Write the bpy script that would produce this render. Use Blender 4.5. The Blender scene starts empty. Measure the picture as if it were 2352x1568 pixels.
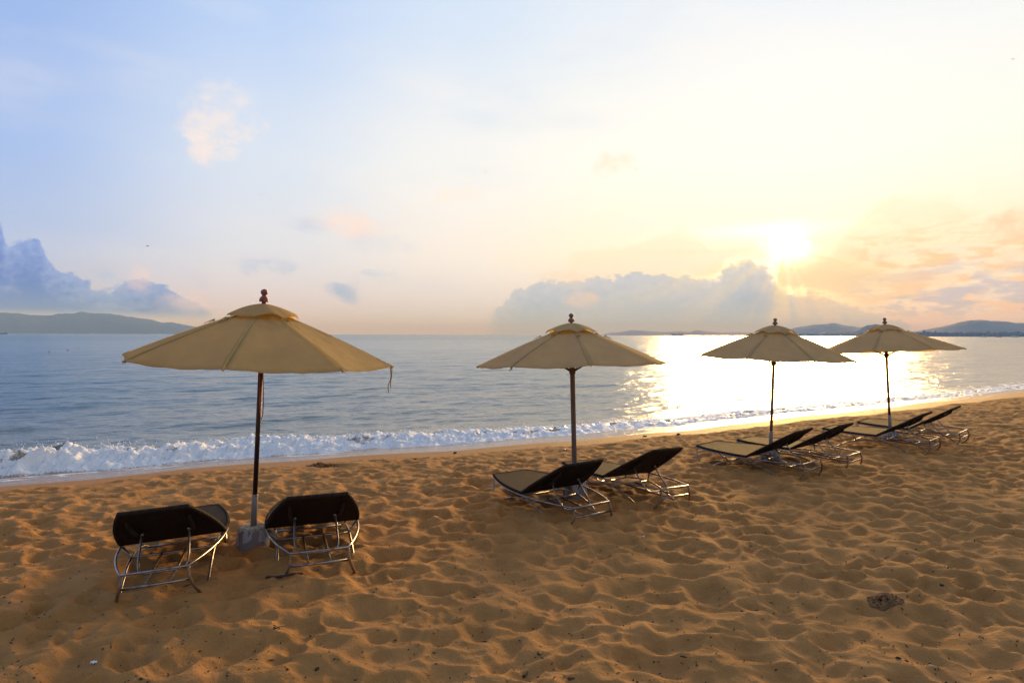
import bpy, bmesh, math, random
import numpy as np
from mathutils import Vector, Matrix
R = math.radians
random.seed(7)
scene = bpy.context.scene
COL = scene.collection

# ------------------------------------------------------------------ camera
CAM_H = 2.2
cam_d = bpy.data.cameras.new('camera'); cam = bpy.data.objects.new('camera', cam_d); COL.objects.link(cam)
cam_d.sensor_width = 36.0; cam_d.lens = 24.0
cam_d.clip_start = 0.05; cam_d.clip_end = 60000
cam.location = (0, 0, CAM_H)
cam.rotation_mode = 'XYZ'
PITCH = math.atan(26.5/2731); ROLL = -0.0029
cam.matrix_world = Matrix.Translation((0, 0, CAM_H)) @ (Matrix.Rotation(math.pi/2 - PITCH, 4, 'X') @ Matrix.Rotation(-ROLL, 4, 'Z'))
scene.camera = cam

# ------------------------------------------------------------------ node helper
class E_:
    """small wrapper so that shader maths can be written as expressions"""
    def __init__(s, nt, sock): s.nt, s.s = nt, sock
    def _m(s, op, *a, clamp=False):
        n = s.nt.nodes.new('ShaderNodeMath'); n.operation = op; n.use_clamp = clamp
        for i, v in enumerate((s,)+a):
            if isinstance(v, E_): s.nt.links.new(v.s, n.inputs[i])
            else: n.inputs[i].default_value = v
        return E_(s.nt, n.outputs[0])
    def __add__(s, o): return s._m('ADD', o)
    __radd__ = __add__
    def __sub__(s, o): return s._m('SUBTRACT', o)
    def __rsub__(s, o): return (s*-1.0)._m('ADD', o)
    def __mul__(s, o): return s._m('MULTIPLY', o)
    __rmul__ = __mul__
    def __truediv__(s, o): return s._m('DIVIDE', o)
    def pow(s, o): return s._m('POWER', o)
    def sq(s): return s._m('MULTIPLY', s)
    def exp(s): return s._m('EXPONENT')
    def abs(s): return s._m('ABSOLUTE')
    def max(s, o): return s._m('MAXIMUM', o)
    def min(s, o): return s._m('MINIMUM', o)
    def sqrt(s): return s._m('SQRT')
    def atan2(s, o): return s._m('ARCTAN2', o)
    def asin(s): return s._m('ARCSINE')
    def step(s, lo, hi, a=0.0, b=1.0):
        n = s.nt.nodes.new('ShaderNodeMapRange'); n.interpolation_type = 'SMOOTHSTEP'
        s.nt.links.new(s.s, n.inputs[0])
        if lo < hi: v = (lo, hi, a, b)
        else: v = (hi, lo, b, a)
        for i in range(4): n.inputs[i+1].default_value = v[i]
        return E_(s.nt, n.outputs[0])
    def curve(s, pts):
        """piecewise smooth function; pts = [(x,y)...]"""
        x0, x1 = pts[0][0], pts[-1][0]; ys = [p[1] for p in pts]; y0, y1 = min(ys), max(ys)
        if y1-y0 < 1e-6: y1 = y0+1
        t = (s - x0)*(1.0/(x1-x0))
        n = s.nt.nodes.new('ShaderNodeFloatCurve'); s.nt.links.new(t.s, n.inputs['Value'])
        c = n.mapping.curves[0]
        q = [((x-x0)/(x1-x0), (y-y0)/(y1-y0)) for x, y in pts]
        c.points[0].location = q[0]; c.points[1].location = q[-1]
        for p in q[1:-1]: c.points.new(*p)
        n.mapping.update()
        return E_(s.nt, n.outputs[0])*(y1-y0)+y0
def lin(c):
    return tuple(((v/255)/12.92 if v/255 <= .04045 else ((v/255+.055)/1.055)**2.4) for v in c)
def vec(nt, x, y, z=0.0):
    n = nt.nodes.new('ShaderNodeCombineXYZ')
    for i, v in enumerate((x, y, z)):
        if isinstance(v, E_): nt.links.new(v.s, n.inputs[i])
        else: n.inputs[i].default_value = v
    return n.outputs[0]
def noise(nt, v, scale, detail=4, rough=.5, dist=0.0, dim='3D'):
    n = nt.nodes.new('ShaderNodeTexNoise'); n.noise_dimensions = dim
    if v is not None: nt.links.new(v.s if isinstance(v, E_) else v, n.inputs['Vector'])
    n.inputs['Scale'].default_value = scale; n.inputs['Detail'].default_value = detail
    n.inputs['Roughness'].default_value = rough; n.inputs['Distortion'].default_value = dist
    return E_(nt, n.outputs[0])
def mixc(nt, f, a, b, mode='MIX'):
    n = nt.nodes.new('ShaderNodeMix'); n.data_type = 'RGBA'; n.blend_type = mode; n.clamp_factor = True
    for i, v in ((0, f), (6, a), (7, b)):
        if isinstance(v, E_): nt.links.new(v.s, n.inputs[i])
        elif isinstance(v, bpy.types.NodeSocket): nt.links.new(v, n.inputs[i])
        elif isinstance(v, (int, float)): n.inputs[i].default_value = v
        else: n.inputs[i].default_value = (*v, 1)
    return n.outputs[2]
def ramp(nt, f, pts):
    n = nt.nodes.new('ShaderNodeValToRGB'); nt.links.new(f.s, n.inputs[0])
    cr = n.color_ramp; cr.interpolation = 'EASE'
    while len(cr.elements) < len(pts): cr.elements.new(.5)
    for e, (p, c) in zip(cr.elements, pts): e.position = p; e.color = (*c, 1)
    return n.outputs[0]

# ------------------------------------------------------------------ world
SUN_AZ, SUN_EL = 21.7, 6.9
world = bpy.data.worlds.new('World'); scene.world = world; world.use_nodes = True
world.cycles.sampling_method = 'MANUAL'; world.cycles.sample_map_resolution = 512
nt = world.node_tree; nt.nodes.clear()
geo = nt.nodes.new('ShaderNodeTexCoord'); sep = nt.nodes.new('ShaderNodeSeparateXYZ')
nt.links.new(geo.outputs['Generated'], sep.inputs[0])
X, Y, Z = (E_(nt, sep.outputs[i]) for i in range(3))
AZ = X.atan2(Y)*(180/math.pi); EL = Z.asin()*(180/math.pi)
def A_(x, y):   # position on the 2352-wide view of the sky -> azimuth, elevation in degrees
    az = math.atan((x-1176)/1568); return math.degrees(az), math.degrees(math.atan((768-y)/1568*math.cos(az)))
def row(vals):
    azs = [-180, -95, -37, -20, -5, 8, 22, 37, 95, 180]
    return ramp(nt, (AZ+180)*(1/360), [((a+180)/360, lin(c)) for a, c in zip(azs, vals)])
bk = (160, 168, 188)
r0 = row([bk, (180,188,214), (196,196,228), (222,210,230), (214,213,232), (206,204,222), (240,214,190), (228,208,204), (190,190,205), bk])
r1 = row([(156,168,192), (150,172,214), (172,192,238), (216,222,241), (240,233,232), (250,236,212), (255,244,214), (251,231,194), (196,196,202), (156,168,192)])
r2_ = row([(146,162,190), (134,162,212), (158,187,240), (210,223,245), (236,238,242), (244,243,238), (246,245,240), (242,242,236), (186,194,208), (146,162,190)])
r3 = row([(136,156,188), (126,156,210), (148,178,234), (178,204,246), (206,223,247), (222,232,246), (228,236,247), (232,239,248), (172,186,208), (136,156,188)])
zen = lin((132,152,186))
sky = mixc(nt, EL.step(1.0, 7.5), r0, r1)
sky = mixc(nt, EL.step(6.5, 14.5), sky, r2_)
sky = mixc(nt, EL.step(13.0, 26.0), sky, r3)
sky = mixc(nt, EL.step(28.0, 75.0), sky, zen)
# high thin veil: long soft streaks
wv = vec(nt, AZ*0.35+EL*0.25, EL*1.2)
st = noise(nt, wv, .12, 4, .55, 0)
sky = mixc(nt, st.step(.45, .75)*.30*EL.step(1.5, 9), sky, lin((252,243,236)))
sky = mixc(nt, noise(nt, vec(nt, AZ*.2+7, EL*.9),   .2, 3, .6, 0).step(.52, .75)*.22, sky, lin((176,198,238)))
# clear air behind the veil
nis = nt.nodes.new('ShaderNodeTexSky'); nis.sky_type = 'NISHITA'; nis.sun_disc = False
nis.sun_elevation = R(SUN_EL); nis.sun_rotation = R(SUN_AZ); nis.dust_density = 2.0
nn = nt.nodes.new('ShaderNodeVectorMath'); nn.operation = 'SCALE'; nt.links.new(nis.outputs[0], nn.inputs[0]); nn.inputs[3].default_value = .10
sky = mixc(nt, .06, sky, nn.outputs[0])
# glow around the sun
dA = (AZ-SUN_AZ); dE = (EL-SUN_EL)
dist = (dA*dA+dE*dE).sqrt()
glow = (dist*-.24).exp()
sky = mixc(nt, glow*.36, sky, (1.25,1.08,.74))
sky = mixc(nt, ((dA*.030).sq()*-1-((dE-3.0)*.085).sq()).exp()*.30, sky, (1.10,1.07,.98))
# crepuscular rays
ang = dE.atan2(dA)
rays = noise(nt, vec(nt, ang*1.0, 3.3), 2.6, 3, .5).step(.38, .64)
# generic fluffy noise in sky space
P1 = vec(nt, AZ, EL*1.25)
n_big = noise(nt, P1, .34, 4, .6, 0)
n_fine = noise(nt, P1, 1.5, 4, .68, 0)
def bank(sky, pts, amp, soft, lo, hi, colA, colB, op=1.0, edge=None):
    pts = [A_(*p) for p in pts]
    top = AZ.curve(pts)
    inside = (AZ.step(pts[0][0]-.6, pts[0][0]+.6))*(AZ.step(pts[-1][0]+.6, pts[-1][0]-.6))
    d = top + (n_big-.5)*amp + (n_fine-.5)*(amp*.5) - EL
    m = d.step(0, soft)*inside*EL.step(lo, hi)
    body = mixc(nt, (d*.35+(n_fine-.5)*1.6).step(-.3, 1.2), colA, colB)
    out = mixc(nt, m*op, sky, body)
    return out, d, inside
# broad glow band of cloud behind, right half
sky, d_, i_ = bank(sky, [(1300,610),(1380,560),(1450,560),(1560,520),(1640,560),(1700,560),(1760,560),(1850,575),(1950,620),(2010,640)], 1.6, .5, 1.0, 4.0,
                   lin((255,238,205)), lin((246,230,204)), .5)
sky, d_, i_ = bank(sky, [(1850,620),(1905,570),(1960,500),(2010,450),(2090,420),(2180,440),(2250,480),(2352,470),(2420,500)], 2.4, 1.2, 1.2, 6.0,
                   lin((255,236,196)), lin((250,228,188)), .38)
# right-hand orange and lilac streaks
rm = AZ.step(24, 29)*AZ.step(75, 45)*EL.step(.8, 2.0)*EL.step(9.5, 5.0)
P2 = vec(nt, AZ*.55+EL*-.35, EL*1.6)
s1 = noise(nt, P2, .75, 5, .62, .3); s2 = noise(nt, vec(nt, AZ*.5+13, EL*1.7), .6, 5, .62, 0)
sky = mixc(nt, s1.step(.45, .60)*rm*.8, sky, lin((255,205,140)))
sky = mixc(nt, s2.step(.45, .57)*rm*EL.step(7.0, 3.0)*.85, sky, lin((203,196,212)))
# dark bank under the sun, silver-lined
cpts = [(1130,712),(1165,680),(1210,652),(1262,636),(1320,642),(1365,634),(1440,626),(1520,622),(1570,626),(1605,636),(1640,640),(1662,616),(1700,598),(1742,604),(1775,628),(1800,652),(1850,664),(1920,684),(2010,704),(2100,745)]
sky, dC, iC = bank(sky, cpts, 2.6, .30, -.9, .2, lin((202,206,222)), lin((168,186,218)), .92)
sky = mixc(nt, (dC.abs()*-5.0).exp()*iC*(dist*-.10).exp()*.55, sky, lin((255,214,160)))
near = (dist*-.55).exp()
rim = (dC.abs()*-5.5).exp()*iC*((dA*.2).sq()*-1-((dE+2.2)*.33).sq()).exp()
sky = mixc(nt, rim*1.6, sky, (2.2,1.85,1.2))
# beams over the bank
beam = rays*(dist*-.11).exp()*EL.step(8.5, 5.5)*EL.step(.3, 1.5)*iC
sky = mixc(nt, beam*1.0, sky, lin((255,232,168)))
# warm light below right of the sun
wm = (((dA-3.5)*.22).sq()*-1 - ((dE+3.0)*.42).sq()).exp()
sky = mixc(nt, wm*.55, sky, lin((255,214,140)))
# blue cumulus bank at the left
lpts = [(-420,690),(-260,600),(-120,560),(-40,500),(4,520),(20,562),(44,552),(80,546),(100,572),(128,606),(165,628),(205,646),(245,668),(290,652),(345,640),(395,658),(425,684),(480,712)]
sky, dL, iL = bank(sky, lpts, 2.4, .32, .9, 1.8, lin((146,170,230)), lin((84,118,204)), .97)
sky = mixc(nt, n_big.step(.52,.66)*iL*EL.step(1.6,2.6)*EL.step(6,4)*.25, sky, lin((190,200,235)))
AEv = vec(nt, AZ, EL); nmix = (n_big-.5)*2.2 + (n_fine-.5)*.6 + .82
# single small clouds: x, y, half width, half height, colour, opacity
for (cx, cy, w, h, c, o) in [(510,285,66,70,(255,234,218),.55),(486,345,48,34,(250,230,220),.35),(712,520,48,18,(196,206,230),.8),(790,508,66,28,(248,224,214),.8),(835,525,70,20,(245,226,220),.5),
        (610,612,66,18,(176,192,230),.75),(800,672,42,20,(160,182,226),.85),(875,630,34,10,(192,206,234),.7),(1410,382,44,22,(253,226,188),.6),(1050,450,50,20,(253,232,204),.5),
        (330,640,28,40,(240,214,216),.6),(430,694,60,24,(232,210,222),.7),(2335,525,62,42,(252,206,164),.75),(2300,590,60,30,(252,214,172),.55),
        (1330,690,40,16,(252,216,176),.6),(1740,685,60,24,(160,176,202),.5),(240,632,18,8,(180,196,232),.6),
        (1290,640,60,18,(250,222,190),.5),(2120,640,70,26,(255,214,160),.5),(2230,670,90,18,(206,198,212),.6),(880,565,70,24,(214,218,234),.45)]:
    a, e = A_(cx, cy); sw = .8*math.degrees(w/1568*math.cos(R(a))**2); sh = .8*math.degrees(h/1568*math.cos(R(a)))
    n1 = nt.nodes.new('ShaderNodeVectorMath'); n1.operation = 'MULTIPLY_ADD'; nt.links.new(AEv, n1.inputs[0])
    n1.inputs[1].default_value = (1/sw, 1/sh, 0); n1.inputs[2].default_value = (-a/sw, -e/sh, 0)
    n2 = nt.nodes.new('ShaderNodeVectorMath'); n2.operation = 'DOT_PRODUCT'; nt.links.new(n1.outputs[0], n2.inputs[0]); nt.links.new(n1.outputs[0], n2.inputs[1])
    q = E_(nt, n2.outputs['Value'])
    m = (nmix - q*.16).step(.30, 1.10)
    sky = mixc(nt, m*o, sky, lin(c))
# the sun itself, burning through thin cloud above the bank
dA2 = dA+(n_fine-.5)*2.4+(n_big-.5)*2; dE2 = dE+(n_fine-.5)*1.6
core = (((dA2-.2)*.70).sq()*-1 - ((dE2+.15)*.85).sq()).exp()
slit = ((((dA+1.2)*.22).sq())*-1 - ((dE-1.3)*1.8).sq()).exp()
em = (core*1.9+slit*.5)*(dC.step(.12, -.12)*.94+.06)
addc = nt.nodes.new('ShaderNodeVectorMath'); addc.operation = 'SCALE'; addc.inputs[0].default_value = (1.0,.86,.55); nt.links.new(em.s, addc.inputs[3])
ad2 = nt.nodes.new('ShaderNodeVectorMath'); ad2.operation = 'ADD'; nt.links.new(sky, ad2.inputs[0]); nt.links.new(addc.outputs[0], ad2.inputs[1])
bg = nt.nodes.new('ShaderNodeBackground'); nt.links.new(ad2.outputs[0], bg.inputs[0]); bg.inputs[1].default_value = 1.0
wo = nt.nodes.new('ShaderNodeOutputWorld'); nt.links.new(bg.outputs[0], wo.inputs[0])

# ------------------------------------------------------------------ sun, exposure
sl = bpy.data.lights.new('sun', 'SUN'); sun = bpy.data.objects.new('sun', sl); COL.objects.link(sun)
sl.energy = 5.0; sl.angle = R(17); sl.color = (1.0, .64, .26)
LAMP_EL = 11.0
sd = Vector((math.sin(R(SUN_AZ))*math.cos(R(LAMP_EL)), math.cos(R(SUN_AZ))*math.cos(R(LAMP_EL)), math.sin(R(LAMP_EL))))
sun.rotation_mode = 'QUATERNION'; sun.rotation_quaternion = sd.to_track_quat('Z', 'Y'); sun.location = (20, 40, 30)
scene.view_settings.view_transform = 'Standard'; scene.view_settings.look = 'None'
scene.view_settings.exposure = 0.18; scene.view_settings.gamma = 1.0; scene.view_settings.use_curve_mapping = False
scene.render.engine = 'CYCLES'

# ------------------------------------------------------------------ object helpers
def tag(o, label=None, cat=None, group=None, kind=None):
    for k, v in (('label', label), ('category', cat), ('group', group), ('kind', kind)):
        if v: o[k] = v
    return o
def empty(name, loc, rot=None):
    o = bpy.data.objects.new(name, None); COL.objects.link(o); o.location = loc; o.empty_display_size = .2
    if rot is not None: o.rotation_mode = 'QUATERNION'; o.rotation_quaternion = rot
    return o
def link_mesh(name, me, mats, parent=None, smooth=True):
    o = bpy.data.objects.new(name, me); COL.objects.link(o)
    for m in (mats if isinstance(mats, (list, tuple)) else [mats]): me.materials.append(m)
    if smooth: me.polygons.foreach_set('use_smooth', [True]*len(me.polygons))
    o.parent = parent
    return o
def grid_mesh(name, P, mats, keep=None, attrs=None, parent=None, wrap=False):
    """P: (rows, cols, 3) array -> quad sheet; keep: (rows-1, cols-1) mask"""
    nr, nc = P.shape[:2]
    idx = np.arange(nr*nc).reshape(nr, nc)
    q = np.stack([idx[:-1,:-1], idx[:-1,1:], idx[1:,1:], idx[1:,:-1]], -1)
    if keep is not None: q = q[keep]
    q = q.reshape(-1, 4)
    used = np.zeros(nr*nc, bool); used[q.ravel()] = True
    remap = np.cumsum(used)-1; q = remap[q]
    v = P.reshape(-1, 3)[used]
    me = bpy.data.meshes.new(name)
    me.vertices.add(len(v)); me.vertices.foreach_set('co', v.astype(np.float32).ravel())
    me.loops.add(q.size); me.loops.foreach_set('vertex_index', q.astype(np.int32).ravel())
    me.polygons.add(len(q)); me.polygons.foreach_set('loop_start', np.arange(0, q.size, 4, dtype=np.int32))
    me.polygons.foreach_set('loop_total', np.full(len(q), 4, np.int32))
    me.update(calc_edges=True)
    for k, a in (attrs or {}).items():
        at = me.attributes.new(k, 'FLOAT', 'POINT'); at.data.foreach_set('value', a.reshape(-1)[used].astype(np.float32))
    return link_mesh(name, me, mats, parent)
def smoothpath(pts, n=6):
    """Catmull-Rom through the points"""
    P = [Vector(p) for p in pts]; out = []
    for i in range(len(P)-1):
        p0 = P[max(i-1, 0)]; p1 = P[i]; p2 = P[i+1]; p3 = P[min(i+2, len(P)-1)]
        for k in range(n):
            t = k/n
            out.append(.5*((2*p1)+(p2-p0)*t+(2*p0-5*p1+4*p2-p3)*t*t+(3*p1-p0-3*p2+p3)*t**3))
    out.append(P[-1]); return out
def tube(bm, pts, r, seg=8, closed=False, caps=True, r_fn=None):
    P = [Vector(p) for p in pts]; n = len(P); rings = []; up = None
    for i in range(n):
        if closed: a, b = P[i-1], P[(i+1) % n]
        else: a, b = P[max(i-1, 0)], P[min(i+1, n-1)]
        t = (b-a)
        if t.length < 1e-9: t = Vector((0, 0, 1))
        t.normalize()
        if up is None:
            up = Vector((0, 0, 1)) if abs(t.z) < .9 else Vector((1, 0, 0))
        u = (up - t*up.dot(t)); u.normalize(); w = t.cross(u); up = u
        # mitre at sharp corners
        sc = 1.0
        if (closed or 0 < i < n-1):
            d1 = (P[i]-a).normalized(); d2 = (b-P[i]).normalized(); c = max(.3, math.sqrt(max(0, (1+d1.dot(d2))/2))); sc = 1/c
            bis = (d1-d2)
        rr = r_fn(i/(n-1)) if r_fn else r
        ring = []
        for k in range(seg):
            an = 2*math.pi*k/seg; off = u*math.cos(an)*rr+w*math.sin(an)*rr
            if sc > 1.01 and bis.length > 1e-6:
                bn = bis.normalized(); off += bn*off.dot(bn)*(sc-1)
            ring.append(bm.verts.new(P[i]+off))
        rings.append(ring)
    m = n if closed else n-1
    for i in range(m):
        A, B = rings[i], rings[(i+1) % n]
        for k in range(seg): bm.faces.new((A[k], A[(k+1) % seg], B[(k+1) % seg], B[k]))
    if caps and not closed:
        bm.faces.new(rings[0][::-1]); bm.faces.new(rings[-1])
def lathe(bm, prof, seg=24, wob=None):
    rings = []
    for (r, z) in prof:
        rings.append([bm.verts.new((r*math.cos(2*math.pi*k/seg)*(1+(wob(k, z) if wob else 0)), r*math.sin(2*math.pi*k/seg)*(1+(wob(k, z) if wob else 0)), z)) for k in range(seg)])
    for A, B in zip(rings[:-1], rings[1:]):
        for k in range(seg): bm.faces.new((A[k], A[(k+1) % seg], B[(k+1) % seg], B[k]))
    bm.faces.new(rings[0][::-1]); bm.faces.new(rings[-1])
def done(name, bm, mats, parent=None, smooth=True):
    bmesh.ops.recalc_face_normals(bm, faces=bm.faces[:])
    me = bpy.data.meshes.new(name); bm.to_mesh(me); bm.free()
    return link_mesh(name, me, mats, parent, smooth)
def copy_tree(o, parent=None):
    c = o.copy(); COL.objects.link(c); c.parent = parent
    for ch in list(o.children): copy_tree(ch, c)
    return c

# ------------------------------------------------------------------ numpy noise
def _h(ix, iy, s):
    n = (ix.astype(np.int64)*374761393 + iy.astype(np.int64)*668265263 + s*974634777) & 0xffffffff
    n = ((n ^ (n >> 13))*1274126177) & 0xffffffff
    n = (n ^ (n >> 16)); n = (n*2246822519) & 0xffffffff; n ^= n >> 15
    return (n & 0xffffff)/float(0x1000000)
def perl(x, y, s=0):
    ix, iy = np.floor(x), np.floor(y); fx, fy = x-ix, y-iy
    u = fx*fx*fx*(fx*(fx*6-15)+10); v = fy*fy*fy*(fy*(fy*6-15)+10)
    def g(a, b):
        t = _h(ix+a, iy+b, s)*2*np.pi; return np.cos(t)*(fx-a)+np.sin(t)*(fy-b)
    return ((g(0,0)*(1-u)+g(1,0)*u)*(1-v)+(g(0,1)*(1-u)+g(1,1)*u)*v)*1.4
def fbm(x, y, s=0, o=4, g=.5):
    r = 0; a = 1
    for k in range(o): r = r+a*perl(x*2**k, y*2**k, s+k*17); a *= g
    return r
def sst(x, a, b):
    t = np.clip((x-a)/(b-a), 0, 1); return t*t*(3-2*t)
def bowls(x, y, sp, amp, k, s, sat, elong=.5):
    """soft lower envelope of paraboloids on a jittered lattice: scooped hollows with narrow crests"""
    gx, gy = np.floor(x/sp), np.floor(y/sp); acc = np.zeros_like(x)
    for i in (-1, 0, 1):
        for j in (-1, 0, 1):
            cx, cy = gx+i, gy+j
            px = (cx+.5+(_h(cx, cy, s)-.5)*.95)*sp; py = (cy+.5+(_h(cx, cy, s+1)-.5)*.95)*sp
            th = _h(cx, cy, s+2)*np.pi; e = 1+elong*(_h(cx, cy, s+3)*2-1)
            dx, dy = x-px, y-py; a = dx*np.cos(th)+dy*np.sin(th); b = -dx*np.sin(th)+dy*np.cos(th)
            q = (a*a*e+b*b/e)/(sp*sp)*4.0
            h = amp*(q*(.75+.5*_h(cx, cy, s+4)) + .55*_h(cx, cy, s+5))
            acc += np.exp(-k*h)
    h = -np.log(acc+1e-30)/k
    return sat*np.tanh(h/sat)

# ------------------------------------------------------------------ shore geometry
SX = np.array([-400,-60,-20,-8.6,-3.4,1.4,7,17.4,23.5,45,90,250,700.]); SY = np.array([-230,-16,4.6,11.4,14.3,16.3,20,27.1,31.4,48,86,235,700.])
SEA = -.46
def cshore(x, y):
    xs = x; ys = np.interp(xs, SX, SY); ys = (np.interp(xs-1.2, SX, SY)+ys*2+np.interp(xs+1.2, SX, SY))/4
    ys = ys + .10*np.sin(xs*.9)+.07*np.sin(xs*2.1+1)
    return (y-ys)*.86
def zbase(c):
    return np.interp(c, [-400,-30,-5.6,-4,-2,0,1.2,4,400], [.6,.12,0,-.03,-.16,-.35,-.44,-.75,-20])
def sand_h(x, y, c=None):
    if c is None: c = cshore(x, y)
    c = np.asarray(c, float)
    z = zbase(c)
    edge = -.75-.03*np.clip(x+8, 0, 40)+.16*perl(x*.8, y*.8, 91)+.08*perl(x*2.4, y*2.4, 92)
    m = sst(-c, -edge, -edge+.55)
    wx = x+.07*perl(x*2.6, y*2.6, 3)+.03*perl(x*6, y*6, 4); wy = y+.07*perl(x*2.6, y*2.6, 5)+.03*perl(x*6, y*6, 6)
    h1 = bowls(wx, wy, .28, .078, 340, 11, .098)
    h2 = bowls(wx*.9+3, wy*1.1, .155, .028, 650, 31, .040)
    h3 = bowls(wx*.95+11, wy+4, .40, .095, 260, 71, .118)
    mm = sst(perl(x*.45, y*.45, 43)+.25*perl(x*1.6, y*1.6, 44), -.05, .35)
    h1 = (h1-.042)*(1-mm)+(h3-.050)*mm+.036
    a1 = .95+.5*perl(x*.7, y*.7, 41); a2 = .75+.6*perl(x*.9+5, y*.9, 42)
    h = (h1-.036)*a1 + (h2-.013)*a2 + .012*perl(x*.8, y*.8, 50)+.03*perl(x*.28, y*.28, 51) + .007*fbm(x*8, y*8, 60, 3)*sst(perl(x*1.3, y*1.3, 61), -.3, .4)
    h = h*(.72+.28*sst(-c, 1.5, 4))
    flat = .006*perl(x*.9, y*.9, 70)*sst(-c, -.3, .3)
    return z + h*m + flat*(1-m), m

# ------------------------------------------------------------------ materials
def newmat(name):
    m = bpy.data.materials.new(name); m.use_nodes = True; t = m.node_tree
    return m, t, t.nodes['Principled BSDF'], t.nodes['Material Output']
def attr(t, name):
    n = t.nodes.new('ShaderNodeAttribute'); n.attribute_name = name; return E_(t, n.outputs['Fac'])
def bump(t, h, strength, dist, normal=None):
    n = t.nodes.new('ShaderNodeBump'); n.inputs['Strength'].default_value = strength; n.inputs['Distance'].default_value = dist
    t.links.new(h.s, n.inputs['Height'])
    if normal is not None: t.links.new(normal, n.inputs['Normal'])
    return n.outputs[0]
def obj_co(t, kind='Object'):
    return t.nodes.new('ShaderNodeTexCoord').outputs[kind]

# sand
m_sand, t, b, o = newmat('beach_sand')
co = obj_co(t); wet = attr(t, 'wet'); damp = attr(t, 'damp')
c1 = mixc(t, noise(t, co, 1.1, 5, .6).step(.35, .65), (.345,.170,.054), (.40,.20,.068))
c1 = mixc(t, noise(t, co, 160, 2, .6).step(.62, .74)*.5, c1, (.20,.10,.04))
c1 = mixc(t, noise(t, co, 240, 2, .6).step(.66, .76)*.5, c1, (.66,.42,.20))
c1 = mixc(t, noise(t, co, 3.2, 5, .65, .5).step(.50, .68)*.45, c1, (.23,.115,.038))
c1 = mixc(t, damp, c1, (.33,.165,.052))
c1 = mixc(t, wet, c1, (.30,.20,.135))
t.links.new(c1, b.inputs['Base Color'])
rg = wet*-.72+.92
t.links.new((rg - damp*.32).s, b.inputs['Roughness'])
t.links.new((wet*.5+.12).s, b.inputs['Specular IOR Level'])
hh = noise(t, co, 60, 4, .65)+noise(t, co, 14, 4, .65)*2.2
dry = wet*-1+1
n = t.nodes.new('ShaderNodeBump'); n.inputs['Distance'].default_value = .012; t.links.new((dry*.75+.02).s, n.inputs['Strength']); t.links.new(hh.s, n.inputs['Height'])
t.links.new(n.outputs[0], b.inputs['Normal'])

# water
m_sea, t, b, o = newmat('sea_water')
co = obj_co(t)
spx = t.nodes.new('ShaderNodeSeparateXYZ'); t.links.new(co, spx.inputs[0])
x, y = E_(t, spx.outputs[0]), E_(t, spx.outputs[1])
al = x*.848+y*.53; ac = x*-.53+y*.848     # along / across the shore
d = (x*x+y*y).sqrt()
w1 = noise(t, vec(t, al*.45, ac*1.0), 1.6, 4, .55, .4)
w2 = noise(t, vec(t, al*.35, ac*1.0), .35, 4, .55, .3)
w3 = noise(t, vec(t, al*.5, ac*1.0), 6.0, 3, .5, .2)
w4 = noise(t, vec(t, al*.25, ac*1.0), .06, 4, .55, .3)
fadeN = d.step(60, 18); 
hgt = w1*.12*d.step(700, 80) + w2*.36 + w3*.028*fadeN + w4*.7*d.step(40, 200)
n = t.nodes.new('ShaderNodeBump'); n.inputs['Distance'].default_value = 1.0; n.inputs['Strength'].default_value = 1.0
t.links.new(hgt.s, n.inputs['Height']); t.links.new(n.outputs[0], b.inputs['Normal'])
foam = attr(t, 'foam'); turb = attr(t, 'turbid')
bc = mixc(t, turb, (.008,.080,.130), (.20,.21,.19))
bc = mixc(t, foam, bc, (.80,.82,.86))
t.links.new(bc, b.inputs['Base Color'])
t.links.new((foam*.6+.17+d.step(30, 500)*.08).s, b.inputs['Roughness'])
b.inputs['IOR'].default_value = 1.333; b.inputs['Specular IOR Level'].default_value = .5

# foam
m_foam, t, b, o = newmat('wave_foam')
co = obj_co(t); fm = attr(t, 'foam')
fn = noise(t, co, 26, 5, .7)
msk = (fm+(fn-.5)*1.1).step(.38, .60)
b.inputs['Roughness'].default_value = .14; b.inputs['IOR'].default_value = 1.333
wc = mixc(t, attr(t, 'film'), (.22,.21,.18), (.34,.25,.185))
t.links.new(wc, b.inputs['Base Color'])
f2 = t.nodes.new('ShaderNodeBsdfPrincipled'); f2.inputs['Roughness'].default_value = .7
t.links.new(mixc(t, noise(t, co, 60, 3, .6).step(.3,.7), (.90,.91,.93), (.97,.97,.97)), f2.inputs['Base Color'])
tl = t.nodes.new('ShaderNodeBsdfTranslucent'); tl.inputs[0].default_value = (.86,.88,.95,1)
mx0 = t.nodes.new('ShaderNodeMixShader'); mx0.inputs[0].default_value = .08; t.links.new(f2.outputs[0], mx0.inputs[1]); t.links.new(tl.outputs[0], mx0.inputs[2])
nb = bump(t, noise(t, co, 45, 5, .7)+noise(t, co, 12, 3, .6)*2.0, .7, .02); t.links.new(nb, f2.inputs['Normal']); t.links.new(bump(t, noise(t, co, 9, 3, .6), .5, .05), b.inputs['Normal'])
mx = t.nodes.new('ShaderNodeMixShader'); t.links.new(msk.s, mx.inputs[0]); t.links.new(b.outputs[0], mx.inputs[1]); t.links.new(mx0.outputs[0], mx.inputs[2])
t.links.new(mx.outputs[0], o.inputs[0])

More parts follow.
